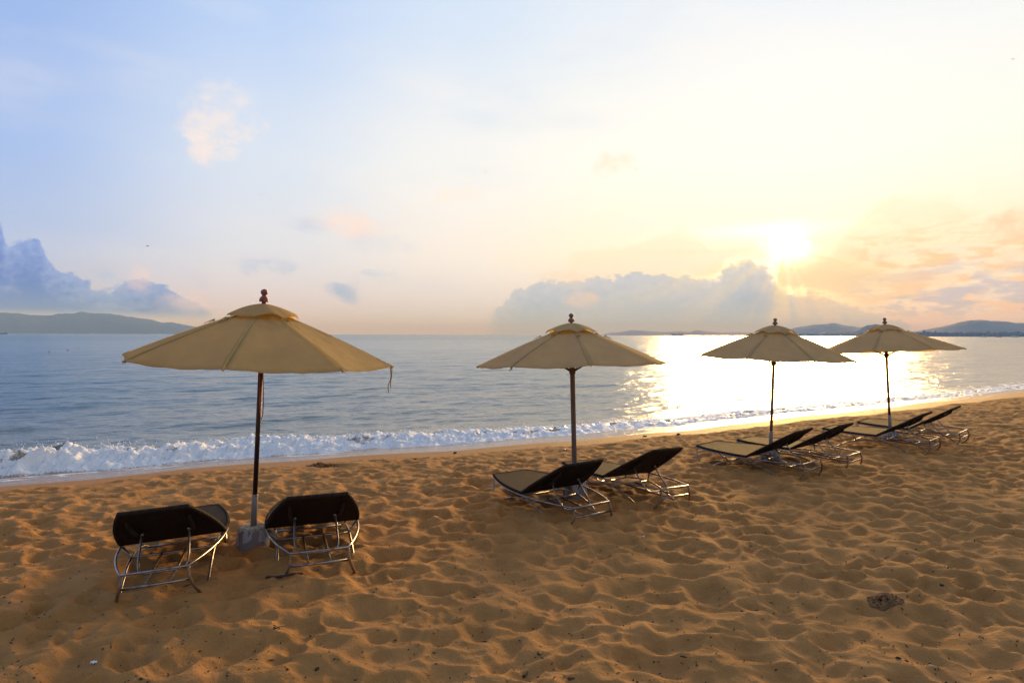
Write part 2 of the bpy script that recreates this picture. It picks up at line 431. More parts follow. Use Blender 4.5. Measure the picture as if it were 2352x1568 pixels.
# canvas of the umbrellas
def canvas(name, col, tr):
    m, t, b, o = newmat(name)
    co = obj_co(t)
    c = mixc(t, noise(t, co, 3.0, 5, .6).step(.3, .7), tuple(v*.90 for v in col), col)
    c = mixc(t, noise(t, co, 18, 4, .7).step(.62, .8)*.35, c, tuple(v*.62 for v in col))
    t.links.new(c, b.inputs['Base Color']); b.inputs['Roughness'].default_value = .85; b.inputs['Specular IOR Level'].default_value = .15
    wv = noise(t, co, 420, 2, .5)*.3+noise(t, co, 7, 4, .6, 1.2)*3
    t.links.new(bump(t, wv, .5, .006), b.inputs['Normal'])
    tl = t.nodes.new('ShaderNodeBsdfTranslucent'); t.links.new(mixc(t, 1.0, c, (1.0,.95,.80), 'MULTIPLY'), tl.inputs[0])
    mx = t.nodes.new('ShaderNodeMixShader'); mx.inputs[0].default_value = tr
    t.links.new(b.outputs[0], mx.inputs[1]); t.links.new(tl.outputs[0], mx.inputs[2]); t.links.new(mx.outputs[0], o.inputs[0])
    return m
m_canvas = canvas('tan_canvas', (.90,.75,.40), .74)
m_canvas2 = canvas('dun_canvas', (.88,.75,.45), .72)
m_strap = canvas('canvas_tape', (.40,.28,.12), .1)
def wood(name, a, bcol, rough=.5):
    m, t, b, o = newmat(name); co = obj_co(t)
    mp = t.nodes.new('ShaderNodeMapping'); t.links.new(co, mp.inputs[0]); mp.inputs['Scale'].default_value = (30, 30, 1.5)
    g = noise(t, mp.outputs[0], 2.0, 5, .6, .5)
    t.links.new(mixc(t, g.step(.3, .7), a, bcol), b.inputs['Base Color']); b.inputs['Roughness'].default_value = rough
    t.links.new(bump(t, g, .3, .002), b.inputs['Normal']); return m
m_wood_red = wood('red_stained_wood', (.013,.004,.004), (.030,.008,.007), .45)
m_wood_brown = wood('weathered_brown_wood', (.10,.062,.045), (.17,.11,.08), .6)
m_finial = wood('turned_red_wood', (.20,.045,.030), (.30,.080,.055), .45)
m_finial2 = wood('turned_brown_wood', (.17,.075,.05), (.25,.12,.08), .55)
m_steel, t, b, o = newmat('brushed_steel_tube')
b.inputs['Metallic'].default_value = .95; co = obj_co(t)
t.links.new(mixc(t, noise(t, co, 14, 5, .65).step(.45, .72), (.33,.30,.285), (.17,.11,.08)), b.inputs['Base Color'])
t.links.new((noise(t, co, 6, 3, .6)*.15+.22).s, b.inputs['Roughness'])
m_rust, t, b, o = newmat('dull_bronze_leg')
b.inputs['Metallic'].default_value = .7; co = obj_co(t)
t.links.new(mixc(t, noise(t, co, 9, 5, .65).step(.4, .7), (.26,.17,.10), (.14,.085,.05)), b.inputs['Base Color']); b.inputs['Roughness'].default_value = .45
m_sleeve, t, b, o = newmat('grey_metal_sleeve')
co = obj_co(t); b.inputs['Metallic'].default_value = .25; b.inputs['Roughness'].default_value = .5
t.links.new(mixc(t, noise(t, co, 16, 5, .7).step(.58, .68), (.26,.24,.23), (.20,.10,.035)), b.inputs['Base Color'])
m_conc, t, b, o = newmat('painted_concrete')
co = obj_co(t); b.inputs['Roughness'].default_value = .85
pn = noise(t, co, 5.5, 6, .55, .35)
t.links.new(mixc(t, pn.step(.50, .515), (.30,.30,.325), (.175,.145,.145)), b.inputs['Base Color'])
t.links.new(bump(t, pn.step(.50, .52)*-1+noise(t, co, 60, 4, .7)*.6, .6, .006), b.inputs['Normal'])
m_conct, t, b, o = newmat('rough_concrete_top')
co = obj_co(t); b.inputs['Roughness'].default_value = .95
g = noise(t, co, 28, 6, .7, .6)
t.links.new(mixc(t, g.step(.4, .62), (.16,.13,.10), (.42,.39,.35)), b.inputs['Base Color']); t.links.new(bump(t, g, 1.0, .012), b.inputs['Normal'])
# woven synthetic wicker
def wicker(name, a, bcol, sc=1.0):
    m, t, b, o = newmat(name); co = obj_co(t)
    sp = t.nodes.new('ShaderNodeSeparateXYZ'); t.links.new(co, sp.inputs[0])
    xx, yy, zz = (E_(t, sp.outputs[i]) for i in range(3))
    u = (xx+yy)*.707; v = (yy-xx)*.707
    su = (u*(2*math.pi/.016*sc))._m('SINE'); sv = (v*(2*math.pi/.024*sc))._m('SINE'); 
    wv = (su*.7+sv*su*.5)
    gn = noise(t, co, 5, 4, .6)
    c = mixc(t, (wv+.2).step(-.6, .9), a, bcol); c = mixc(t, gn.step(.45, .75)*.35, c, tuple(v_*1.7 for v_ in bcol))
    t.links.new(c, b.inputs['Base Color']); b.inputs['Roughness'].default_value = .8
    b.inputs['Specular IOR Level'].default_value = .12
    t.links.new(bump(t, wv, .8, .004), b.inputs['Normal']); return m
m_wick = wicker('dark_brown_wicker', (.008,.006,.0055), (.026,.019,.016))
m_wick_edge = wicker('dark_wicker_binding', (.012,.008,.007), (.05,.036,.030), 1.4)
m_cord_red, t, b, o = newmat('red_cord'); b.inputs['Base Color'].default_value = (.32,.02,.015,1); b.inputs['Roughness'].default_value = .7
m_cord_tan, t, b, o = newmat('tan_cord'); b.inputs['Base Color'].default_value = (.30,.21,.12,1); b.inputs['Roughness'].default_value = .8

# ------------------------------------------------------------------ SAND
def radial_rows():
    r = [.25]
    while r[-1] < 700:
        x = r[-1]
        if x < 3.6: dr = .12
        elif x < 42: dr = min(.0007*x*x, .0045*x)
        else: dr = .06*x
        r.append(x+dr)
    return np.array(r)
rr = radial_rows()
fine = np.arange(-R(41), R(41), .00165)
az = np.concatenate([np.arange(-R(180), -R(60), R(3)), np.arange(-R(60), -R(41), R(.4)), fine, np.arange(R(41), R(60), R(.4)), np.arange(R(60), R(180.01), R(3))])
AZg, RRg = np.meshgrid(az, rr); px = RRg*np.sin(AZg); py = RRg*np.cos(AZg)
cc = cshore(px, py); zz, dm = sand_h(px, py, cc)
wet = sst(cc+.06*perl(px*1.5, py*1.5, 81), -.10, .02)
dampv = (1-dm)*(1-wet)*.9
keep = (cc[:-1,:-1] < 4.0)
grid_mesh('sand', np.stack([px, py, zz], -1), m_sand, keep, {'wet': wet, 'damp': dampv})
bpy.data.objects['sand']['kind'] = 'structure'

# ------------------------------------------------------------------ SEA
def wave_h(x):      # height of the breaking wave along the shore
    return np.interp(x, [-60,-20,-11,-8,-5,-2,1,5,12,25,60], [.30,.34,.36,.30,.23,.18,.11,.075,.055,.04,.03])
def crest_c(x): return np.interp(x, [-60,-20,-9,-5,-2,1.4,8,16,40], [2.3,2.3,2.3,2.0,2.0,2.25,2.2,2.0,1.8])
def sea_z(x, y, c, r):
    al = x*.848+y*.53; ac = -x*.53+y*.848
    f = sst(r, 140, 30)
    z = .045*np.sin(ac*.85+1.2*perl(al*.11, ac*.05, 5)*2)*sst(c, 3, 9)
    z += .060*perl(al*.30, ac*.75, 8)*f + .036*perl(al*.8, ac*1.9, 9)*sst(r, 90, 20) + .016*perl(al*2.4, ac*5, 10)*sst(r, 50, 15)
    # a smooth swell line behind the breaker
    z += .05*np.exp(-((c-7.2-.6*np.sin(al*.25))/1.1)**2)*sst(perl(al*.16, 0*al, 12), -.3, .4)
    return SEA + z*sst(c, .5, 5)
r = [9.0]
while r[-1] < 26000:
    x = r[-1]; r.append(x+ (min(.0008*x*x, .0055*x) if x < 120 else .03*x))
r = np.array(r); azs = np.concatenate([np.arange(-R(112), -R(41), R(1.0)), np.arange(-R(41), R(41), .0019), np.arange(R(41), R(95), R(1.0))])
AZg, RRg = np.meshgrid(azs, r); px = RRg*np.sin(AZg); py = RRg*np.cos(AZg); cc = cshore(px, py)
sz = sea_z(px, py, cc, RRg)
al = px*.848+py*.53; ac = -px*.53+py*.848
fo = sst(fbm(al*.7, ac*2.2, 120, 4), .30, .55)*sst(cc, 5.0, 2.5)*.0
turb = sst(cc, 22, 2)*.75
keep = (cc[:-1,:-1] > .2) & (cc[1:,1:] > .2)
sea = grid_mesh('sea', np.stack([px, py, sz], -1), m_sea, keep, {'foam': fo, 'turbid': turb}); sea['kind'] = 'structure'

# ------------------------------------------------------------------ SURF: a churned band along the shore
xs = [-24.0]
while xs[-1] < 75: xs.append(xs[-1]+max(.016, .0016*math.hypot(xs[-1], np.interp(xs[-1], SX, SY))))
xs = np.array(xs)
cs = np.concatenate([np.linspace(-.12, .42, 12), np.linspace(.45, 3.1, 95), np.linspace(3.15, 5.2, 34)])
XG, CG = np.meshgrid(xs, cs)
ysh = (np.interp(XG-1.2, SX, SY)+2*np.interp(XG, SX, SY)+np.interp(XG+1.2, SX, SY))/4 + .10*np.sin(XG*.9)+.07*np.sin(XG*2.1+1)
YG = ysh+CG/.86
h = wave_h(XG)*(1+.40*perl(XG*.45, XG*0+2, 140)+.30*perl(XG*1.5, XG*0+5, 141)); k0 = crest_c(XG)+.18*perl(XG*.55, XG*0, 142)
front = k0-1.05-.15*perl(XG*.8, XG*0, 143)+.10*perl(XG*2.5, CG*.5, 144)
u = (CG-front)/(k0-front)
prof = np.where(u < 1, sst(u, -.05, .85)**.8, np.exp(-((CG-k0)/.42)**2))
lump = fbm(XG*3.0, CG*3.6, 150, 5, .62); rid = 1-np.abs(fbm(XG*5.5, CG*6.5, 151, 4, .6))
act = sst(u, -.1, .35)*np.where(u < 1.05, 1, sst(CG-k0, .9, .0))
base = sea_z(XG, YG, CG, np.hypot(XG, YG))+.004
sandz = zbase(CG)
zt = base + h*prof + act*(h*.42+.015)*(lump*.9+.5*(rid-.72))
zt = zt+.04*(sst(CG,3.6,4.8)*-1)*1.0
film = sandz-.006+.016*sst(CG+.10*fbm(XG*.9, CG*.4, 160, 3), .0, .10)+.008*sst(CG,.1,.4)*sst(fbm(XG*1.6, CG*4, 161, 3), .0, .5)
zt = np.maximum(zt, film*(1-sst(CG, 1.2, 1.8))+zt*sst(CG, 1.2, 1.8))
foam = act*(np.interp(XG, [-2,4,14], [.80,.66,.52])+.40*lump) + .15
back = np.where(u >= 1, sst(fbm(XG*1.5, CG*3.2, 170, 4), -.05, .35)*sst(CG-k0, 2.4, .4)*np.interp(XG, [-10,0,8], [.35,.55,.8]), 0)
lace = np.where(u < .05, sst(fbm(XG*1.1, CG*4.5, 171, 4), .05, .4)*sst(CG, .45, .75)*np.interp(XG, [-8,-2,3], [.72,.5,.2]), 0)
hole = sst(fbm(XG*1.3+9, CG*2.0, 172, 4), .12, .5)*.65*sst(u, .35, .8)
foam = np.clip(np.maximum(foam-hole, np.maximum(back, lace)), 0, 1)
YG2 = YG + act*h*.25*perl(XG*4, CG*4, 155)
surf = grid_mesh('surf_foam', np.stack([XG+act*h*.2*perl(XG*4, CG*4, 156), YG2, zt], -1), m_foam, None, {'foam': foam, 'film': sst(CG, 2.2, 1.2)}); surf['kind'] = 'stuff'
# spray thrown up along the crest
bm = bmesh.new(); rng = np.random.RandomState(5)
for i in range(1500):
    x = rng.uniform(-15, 8) if i % 3 else rng.choice([-9.2, -8.3, -6.1, -5.0, -3.6, -2.6, -1.6])+rng.normal(0, .25)
    hw = float(wave_h(np.array(x))); c = float(crest_c(np.array(x)))+rng.normal(0, .25)
    yy = float(np.interp(x, SX, SY))+c/.86; z = SEA+hw*rng.uniform(.75, 1.2)+abs(rng.normal(0, .09))*hw*2
    s = rng.uniform(.003, .010)*(1.6 if rng.rand() < .12 else 1)
    mt = Matrix.Translation((x, yy, z)) @ Matrix.Diagonal((s, s, s*rng.uniform(.8, 1.8), 1))
    bmesh.ops.create_icosphere(bm, subdivisions=1, radius=1, matrix=mt)
m_drop, t, b, o = newmat('spray_drop'); b.inputs['Base Color'].default_value = (.85,.87,.9,1); b.inputs['Roughness'].default_value = .3
sp = done('spray', bm, m_drop); sp['kind'] = 'stuff'

# ------------------------------------------------------------------ HILLS on the far shores
def hillmat(name, a, b2):
    m, t, b, o = newmat(name); co = obj_co(t)
    t.links.new(mixc(t, noise(t, co, .012, 6, .6).step(.35, .65), a, b2), b.inputs['Base Color']); b.inputs['Roughness'].default_value = .95; b.inputs['Specular IOR Level'].default_value = .1
    return m
m_hill = hillmat('wooded_hill', (.013,.024,.032), (.022,.036,.040))  # bluish green: some blue of the distance haze is painted into the colour
def ridge(name, D, pts, depth, seed, rough=.05, mat=None):
    """pts: (x, y) on the 2352-wide photograph; the ridge stands at distance D with its own depth"""
    az = [math.atan((x-1176)/1568) for x, y in pts]; hor = [767+(x/2352)*4 for x, y in pts]
    hts = [max(0, (hr-y))/1568*math.cos(a)*D for (x, y), a, hr in zip(pts, az, hor)]
    n = 260; A = np.linspace(az[0], az[-1], n); Ht = np.interp(A, az, hts)
    H2 = Ht.copy()
    for _ in range(3): H2 = (np.roll(H2, 1)+H2*2+np.roll(H2, -1))/4; H2[0] = Ht[0]; H2[-1] = Ht[-1]
    W = np.linspace(-1, 1, 26); AG, WG = np.meshgrid(A, W); HG = np.meshgrid(H2, W)[0]
    rr_ = D+WG*depth; x = rr_*np.sin(AG); y = rr_*np.cos(AG)
    cross = np.clip(1-np.abs(WG)**1.5, 0, 1)
    sp = fbm(x/(D*.035), y/(D*.035), seed, 5, .55)
    z = SEA-1+HG*cross*(1+.20*sp*(1-cross*.75))+HG*rough*fbm(x/(D*.012), y/(D*.012), seed+9, 4)+cross*3
    return tag(grid_mesh(name, np.stack([x, y, z], -1), mat or m_hill), kind='structure')
ridge('far_mountains', 9500, [(-420,735),(-300,728),(-180,722),(-60,716),(0,719),(40,719),(80,724),(110,727),(135,723),(160,722),(185,717),(210,721),(240,721),(265,724),(300,729),(330,733),(352,736),(372,742),(392,740),(420,746),(450,752),(480,756),(520,760),(570,764),(610,767)], 1500, 3)
ridge('distant_headland', 11000, [(1380,769),(1400,764),(1425,762),(1450,758),(1475,759),(1500,761),(1530,762),(1560,760),(1585,762),(1600,757),(1625,761),(1660,763),(1700,762),(1740,764),(1790,763),(1840,762),(1900,764),(1960,767)], 900, 5)
ridge('pale_hills', 9800, [(1700,768),(1760,763),(1800,757),(1830,751),(1860,746),(1890,743),(1915,742),(1940,746),(1965,750),(1990,752),(2020,756),(2070,760),(2130,763),(2180,768)], 700, 7)
ridge('coastal_headland', 6600, [(1800,770),(1840,768),(1870,766),(1885,764),(1900,759),(1930,757),(1960,758),(1975,752),(1990,747),(2012,744),(2035,746),(2052,752),(2066,758),(2100,762),(2160,766),(2200,769)], 350, 9, .07)
ridge('right_hill', 7600, [(2030,768),(2080,762),(2110,758),(2140,753),(2170,748),(2200,740),(2225,734),(2250,733),(2275,733),(2305,736),(2335,740),(2370,742),(2420,738),(2500,742),(2600,752),(2750,765)], 700, 11)
ridge('wooded_shore', 4300, [(1850,771),(1900,770),(2000,769.5),(2060,767.5),(2100,763),(2150,763),(2250,762.5),(2352,762),(2450,761),(2700,760)], 120, 13, .12)
# the line of trees on the low shore, reading as one mass
bm = bmesh.new(); rng = np.random.RandomState(9)
for i in range(560):
    x = rng.uniform(1840, 2560); a = math.atan((x-1176)/1568)
    D = rng.uniform(4090, 4230) if x > 2040 else rng.uniform(6100, 6200)
    hh_ = rng.uniform(10, 22); w_ = hh_*rng.uniform(.5, .95)
    if rng.rand() < .08: hh_ *= 1.5; w_ *= .5
    p = Vector((D*math.sin(a), D*math.cos(a), SEA+hh_*.45))
    v0 = len(bm.verts)
    r_ = bmesh.ops.create_icosphere(bm, subdivisions=2, radius=1, matrix=Matrix.Translation(p) @ Matrix.Diagonal((w_, w_, hh_*.62, 1)))
    for v in r_['verts']: v.co += Vector(rng.normal(0, .13*w_, 3))
tag(done('treeline', bm, m_hill, None, False), kind='stuff')

# ------------------------------------------------------------------ UMBRELLAS
def make_panel_mesh(k, Rr, hr, hc, seed, sag, mat):
    """one cloth gore between rib k and rib k+1, with sag, creases and a hem, 2 mm thick"""
    nu, nv = 15, 20; rs = np.random.RandomState(seed*31+k)
    a0 = 2*math.pi*k/8; a1 = 2*math.pi*(k+1)/8
    u = np.linspace(0, 1, nu); v = np.linspace(0, 1, nv); U, V = np.meshgrid(u, v)
    r_in = .055
    e0 = np.array([math.sin(a0), -math.cos(a0)]); e1 = np.array([math.sin(a1), -math.cos(a1)])
    rad = r_in+(Rr-r_in)*V
    P = ((1-U)[..., None]*e0+U[..., None]*e1)*rad[..., None]
    rim = np.sin(np.pi*U)
    # hem curves slightly inwards between the rib tips
    P *= (1-.012*rim*V**3)[..., None]
    zc = hc-.05; ribz = zc+(hr-zc)*V**(.97)+.022*np.sin(np.pi*V)
    z = ribz-(sag*.9)*rim*V**1.3*(1-.30*V) - .002*rim*V**4
    cre = .006*fbm(U*5+k*7, V*7+seed*3, 200+seed, 4, .6)*rim**.5 + .010*np.sin(V*26+rs.rand()*6+3*perl(U*3, V*3, k))*rim*np.exp(-((V-.2)/.16)**2)*.4
    cre += .006*np.abs(perl((U+V*.6)*9+k, (V-U*.5)*3+seed, 210))*sst(V, .6, 1)*sst(rim, 0.05, .5)
    z = z+cre*1.7
    top = np.concatenate([P, z[..., None]], -1)
    bot = top.copy(); bot[..., 2] -= .003
    bm = bmesh.new()
    T = [[bm.verts.new(top[j, i]) for i in range(nu)] for j in range(nv)]; B = [[bm.verts.new(bot[j, i]) for i in range(nu)] for j in range(nv)]
    for j in range(nv-1):
        for i in range(nu-1):
            bm.faces.new((T[j][i], T[j][i+1], T[j+1][i+1], T[j+1][i])); bm.faces.new((B[j][i], B[j+1][i], B[j+1][i+1], B[j][i+1]))
    for i in range(nu-1): bm.faces.new((T[-1][i], T[-1][i+1], B[-1][i+1], B[-1][i])); bm.faces.new((T[0][i+1], T[0][i], B[0][i], B[0][i+1]))
    for j in range(nv-1): bm.faces.new((T[j+1][0], T[j][0], B[j][0], B[j+1][0])); bm.faces.new((T[j][-1], T[j+1][-1], B[j+1][-1], B[j][-1]))
    return bm
def ribpt(a, v, Rr, hr, hc, off=0.0):
    rad = .055+(Rr-.055)*v; zc = hc-.05
    return Vector((math.sin(a)*rad, -math.cos(a)*rad, zc+(hr-zc)*v**.97+.022*math.sin(math.pi*v)+off))
def umbrella(base, tilt, phi, hf, hr, hc, Rr, label, seed, cloth, pole_m, fin_m, square=False, sleeve=.55, extras=()):
    ax = Vector((tilt[0], tilt[1], 1)).normalized(); q = Vector((0, 0, 1)).rotation_difference(ax)
    rt = empty('beach_umbrella', base, q @ Matrix.Rotation(phi, 3, 'Z').to_quaternion())
    tag(rt, label, 'umbrella', 'tan canvas umbrellas along the beach')
    # base
    rs = random.Random(seed)
    bm = bmesh.new()
    ph = rs.random()*6
    lathe(bm, [(.168,-.10),(.172,.0),(.170,.03),(.160,.10),(.152,.17),(.148,.205),(.140,.216)], 36, lambda k, z: .012*math.sin(k*.9+ph)+.008*math.sin(k*2.3+z*30))
    bs = done('concrete_base', bm, m_conc, rt)
    bm = bmesh.new(); lathe(bm, [(.139,.212),(.137,.219),(.10,.226),(.05,.232),(.03,.233)], 36, lambda k, z: .02*math.sin(k*1.7+ph)); done('base_top', bm, m_conct, bs)
    bm = bmesh.new(); lathe(bm, [(.031,.20),(.031,sleeve),(.0295,sleeve+.003)], 20); done('sleeve', bm, m_sleeve, rt)
    bm = bmesh.new()
    if square:
        s = .025
        vs = [[bm.verts.new((sx*s, sy*s, z)) for sx, sy in ((-1,-1),(1,-1),(1,1),(-1,1))] for z in (.22, hc-.03)]
        for k in range(4): bm.faces.new((vs[0][k], vs[0][(k+1) % 4], vs[1][(k+1) % 4], vs[1][k]))
        bm.faces.new(vs[0][::-1]); bm.faces.new(vs[1]); bmesh.ops.bevel(bm, geom=[e for e in bm.edges], offset=.004, segments=2, affect='EDGES')
        done('pole', bm, pole_m, rt, False)
    else:
        lathe(bm, [(.024,.23),(.0245,1.2),(.024,hc-.02)], 16); done('pole', bm, pole_m, rt)
    # finial
    bm = bmesh.new(); z0 = hc-.02; H_ = hf-z0
    pr = [(.021,0),(.021,.20),(.044,.215),(.048,.25),(.048,.35),(.044,.36),(.044,.372),(.047,.385),(.046,.41),(.040,.43),(.040,.445),(.034,.50),(.024,.57),(.021,.60)]
    pr += [(.036*math.sin(R(a_)), .79-.205*math.cos(R(a_))) for a_ in range(36, 178, 12)]
    lathe(bm, [(r_*(H_/.175)**.5, z0+f*H_) for r_, f in pr], 24); done('finial', bm, fin_m, rt)
    # hub and runner under the canopy
    bm = bmesh.new(); lathe(bm, [(.040,hc-.16),(.050,hc-.155),(.050,hc-.11),(.036,hc-.10)], 16); done('hub', bm, pole_m, rt)
    bm = bmesh.new(); lathe(bm, [(.032,hc-.70),(.044,hc-.69),(.044,hc-.62),(.032,hc-.61)], 16); rn = done('runner', bm, pole_m, rt)
    # canopy gores, each a cloth panel
    for k in range(8):
        done('canopy_panel', make_panel_mesh(k, Rr, hr, hc, seed, .035+.02*rs.random(), cloth), cloth, rt)
    for k in range(8):
        a = 2*math.pi*k/8
        bm = bmesh.new()     # rib
        P = [ribpt(a, v, Rr, hr, hc, -.017) for v in (0, .33, .66, .99)]
        tube(bm, P, .009, 6); done('rib', bm, pole_m, rt)
        bm = bmesh.new(); tube(bm, [Vector((math.sin(a)*.04, -math.cos(a)*.04, hc-.655)), ribpt(a, .47, Rr, hr, hc, -.026)], .008, 6); done('strut', bm, pole_m, rt)
        bm = bmesh.new()     # sewn seam tape over the rib
        s_ = Vector((math.cos(a), math.sin(a), 0))*.010; prev = None
        for v in np.linspace(.02, 1.0, 16):
            c = ribpt(a, v, Rr, hr, hc, .0035); cur = [bm.verts.new(c-s_), bm.verts.new(c+Vector((0, 0, .003))), bm.verts.new(c+s_)]
            if prev: bm.faces.new((prev[0], prev[1], cur[1], cur[0])); bm.faces.new((prev[1], prev[2], cur[2], cur[1]))
            prev = cur
        done('seam', bm, cloth, rt)
        bm = bmesh.new()     # pocket at the rib end
        tip = ribpt(a, 1.0, Rr, hr, hc, -.008); inn = ribpt(a, .955, Rr, hr, hc, -.006)
        tube(bm, [inn, tip, tip+(tip-inn)*.12], .012, 8, r_fn=lambda t_: .012 if t_ < .9 else .006); done('rib_pocket', bm, cloth, rt)
    # vent cap
    bm = bmesh.new(); nseg = 64; rings = []
    lift = [rs.uniform(.0, .048) for _ in range(8)]; rot = rs.random()
    for j, v in enumerate(np.linspace(0, 1, 10)):
        ring = []
        for i in range(nseg):
            t_ = i/nseg*8; f = t_-math.floor(t_); kk = int(t_) % 8; a = 2*math.pi*i/nseg
            poly = math.cos(math.pi/8)/math.cos((f-.5)*math.pi/4)
            rad = (.024+.335*v)*(poly*v+(1-v))
            bil = math.sin(math.pi*f)
            zz_ = hc-.004-.118*v**1.15-.012*v*v + (lift[kk]*bil*v**2) - .010*v*v*(1-bil) + .006*math.sin(a*9+seed)*v*v + .012*math.sin(math.pi*v)
            ring.append(bm.verts.new((math.sin(a)*rad, -math.cos(a)*rad, zz_)))
        rings.append(ring)
    for A_r, B_r in zip(rings[:-1], rings[1:]):
        for i in range(nseg): bm.faces.new((A_r[i], A_r[(i+1) % nseg], B_r[(i+1) % nseg], B_r[i]))
    cap = done('vent_cap', bm, cloth, rt); md = cap.modifiers.new('thickness', 'SOLIDIFY'); md.thickness = .004; md.offset = -1
    # tapes that tie the cloth to the ribs
    for k in range(8):
        if rs.random() < .25: continue
        a = 2*math.pi*k/8; c = ribpt(a, rs.uniform(.26, .34), Rr, hr, hc, .012); s_ = Vector((math.cos(a), math.sin(a), 0)); rd = Vector((math.sin(a), -math.cos(a), -.4))
        bm = bmesh.new()
        for sg in (-1, 1):
            tube(bm, smoothpath([c, c+s_*sg*.022+Vector((0, 0, .014)), c+s_*sg*.030+rd*.012, c+s_*sg*.006], 4), .0035, 5)
            L_ = rs.uniform(.05, .10); tube(bm, smoothpath([c, c+s_*sg*.02+rd*.02+Vector((0, 0, .01)), c+s_*sg*rs.uniform(.0, .05)+rd*L_], 4), .0032, 5)
        done('tie_tape', bm, m_strap, rt)
    for kind, k, ln in extras:
        a = 2*math.pi*k/8; tip = ribpt(a, .985, Rr, hr, hc, -.012)
        bm = bmesh.new()
        if kind == 'strings':
            for off, l2 in ((-.015, 1.0), (.012, .78)):
                tube(bm, smoothpath([tip+Vector((off, 0, 0)), tip+Vector((off*.4, .01, -ln*l2*.4)), tip+Vector((off*1.3, -.01, -ln*l2*.75)), tip+Vector((off*.9, 0, -ln*l2))], 5), .005, 5)
            done('hanging_string', bm, m_strap, rt)
        elif kind == 'loop':
            zt_ = hc-.62; x0 = .030
            Ri = Matrix.Rotation(-phi, 3, 'Z')
            tube(bm, smoothpath([Ri @ Vector(q_) for q_ in [(x0-.028, -.029, zt_+.05), (x0-.020, -.030, zt_-ln*.5), (x0-.006, -.03, zt_-ln*.9), (x0+.006, -.03, zt_-ln), (x0+.020, -.03, zt_-ln*.93), (x0+.024, -.03, zt_-ln*.7), (x0+.008, -.026, zt_-ln*.3), (x0-.004, -.024, zt_+.05)]], 6), .005, 6)
            done('pull_cord', bm, m_cord_red if k == 0 else m_cord_tan, rt)
        elif kind == 'fold':
            c = ribpt(a, .93, Rr, hr, hc, .01); s_ = Vector((math.cos(a), math.sin(a), 0)); rd = Vector((math.sin(a), -math.cos(a), -.35))
            tube(bm, smoothpath([c-rd*.10, c-rd*.03+Vector((0,0,.02)), c+rd*.05, c+rd*.08], 4), .016, 8, r_fn=lambda t_: .004+.016*math.sin(math.pi*min(1, t_*1.05))); done('folded_flap', bm, cloth, rt)
    return rt
umbrella((-2.672,7.025,0), (.051,-.011), -.66, 2.666, 1.934, 2.518, 1.336, 'largest tan umbrella at left, on a dark red pole in a peeling grey concrete base', 1, m_canvas, m_wood_red, m_finial,
         extras=[('strings', 3, .28), ('loop', 0, .56)])
umbrella((.860,9.216,0), (-.022,.039), -.703, 2.498, 1.796, 2.37, 1.30, 'tan umbrella on a square brown pole, second from the left, vent flap lifted', 2, m_canvas2, m_wood_brown, m_finial2, square=True, sleeve=.42,
         extras=[('strings', 0, .05)])
umbrella((4.450,11.74,0), (.026,-.010), -.68, 2.501, 1.826, 2.383, 1.30, 'third umbrella from the left, right below the sun, thin strings hanging at its right rim', 3, m_canvas2, m_wood_brown, m_finial2,
         extras=[('strings', 2, .09), ('strings', 3, .20)])
umbrella((7.886,14.182,0), (-.032,.049), -.663, 2.587, 1.883, 2.45, 1.393, 'farthest umbrella at right, with wrinkled canopy and a small cord loop by its pole', 4, m_canvas2, m_wood_red, m_finial2,
         extras=[('loop', 1, .24), ('fold', 7, 0)])

# ------------------------------------------------------------------ LOUNGERS  (local: +Y towards the foot end, X to the right, z=0 on the frame rail)
LL, AE, BM_, PV = 1.95, .252, .438, .841
def hw(s):
    t_ = (2*s/LL-1); return AE+(BM_+.008-AE)*(1-t_*t_)
TR = .0115
def slab(outl, thick, crown=0.0, n=10):
    """closed slab from an outline [(half width, y)] with rounded crown; z from 0 to thick"""
    bm = bmesh.new(); rows = []
    for (w, y) in outl:
        rows.append([[bm.verts.new((w*(-1+2*i/n), y, zt)) for i in range(n+1)] for zt in (0, thick)])
    for A_r, B_r in zip(rows[:-1], rows[1:]):
        for i in range(n):
            bm.faces.new((A_r[1][i], A_r[1][i+1], B_r[1][i+1], B_r[1][i])); bm.faces.new((A_r[0][i+1], A_r[0][i], B_r[0][i], B_r[0][i+1]))
        bm.faces.new((A_r[0][0], A_r[1][0], B_r[1][0], B_r[0][0])); bm.faces.new((A_r[1][n], A_r[0][n], B_r[0][n], B_r[1][n]))
    for rw, fl in ((rows[0], 1), (rows[-1], 0)):
        for i in range(n):
            f = (rw[0][i], rw[0][i+1], rw[1][i+1], rw[1][i]); bm.faces.new(f if fl else f[::-1])
    return bm
def binding(pts, r, closed=False):
    """wrapped strand edge: ridged tube"""
    P = [Vector(p) for p in pts]; dense = []
    for a, b_ in zip(P[:-1], P[1:]):
        n = max(1, int((b_-a).length/.010))
        dense += [a.lerp(b_, k/n) for k in range(n)]
    dense.append(P[-1]); bm = bmesh.new(); N = len(dense)
    tube(bm, dense, r, 7, r_fn=lambda t_: r*(1+.16*(1 if int(round(t_*(N-1))) % 2 else -1)))
    return bm
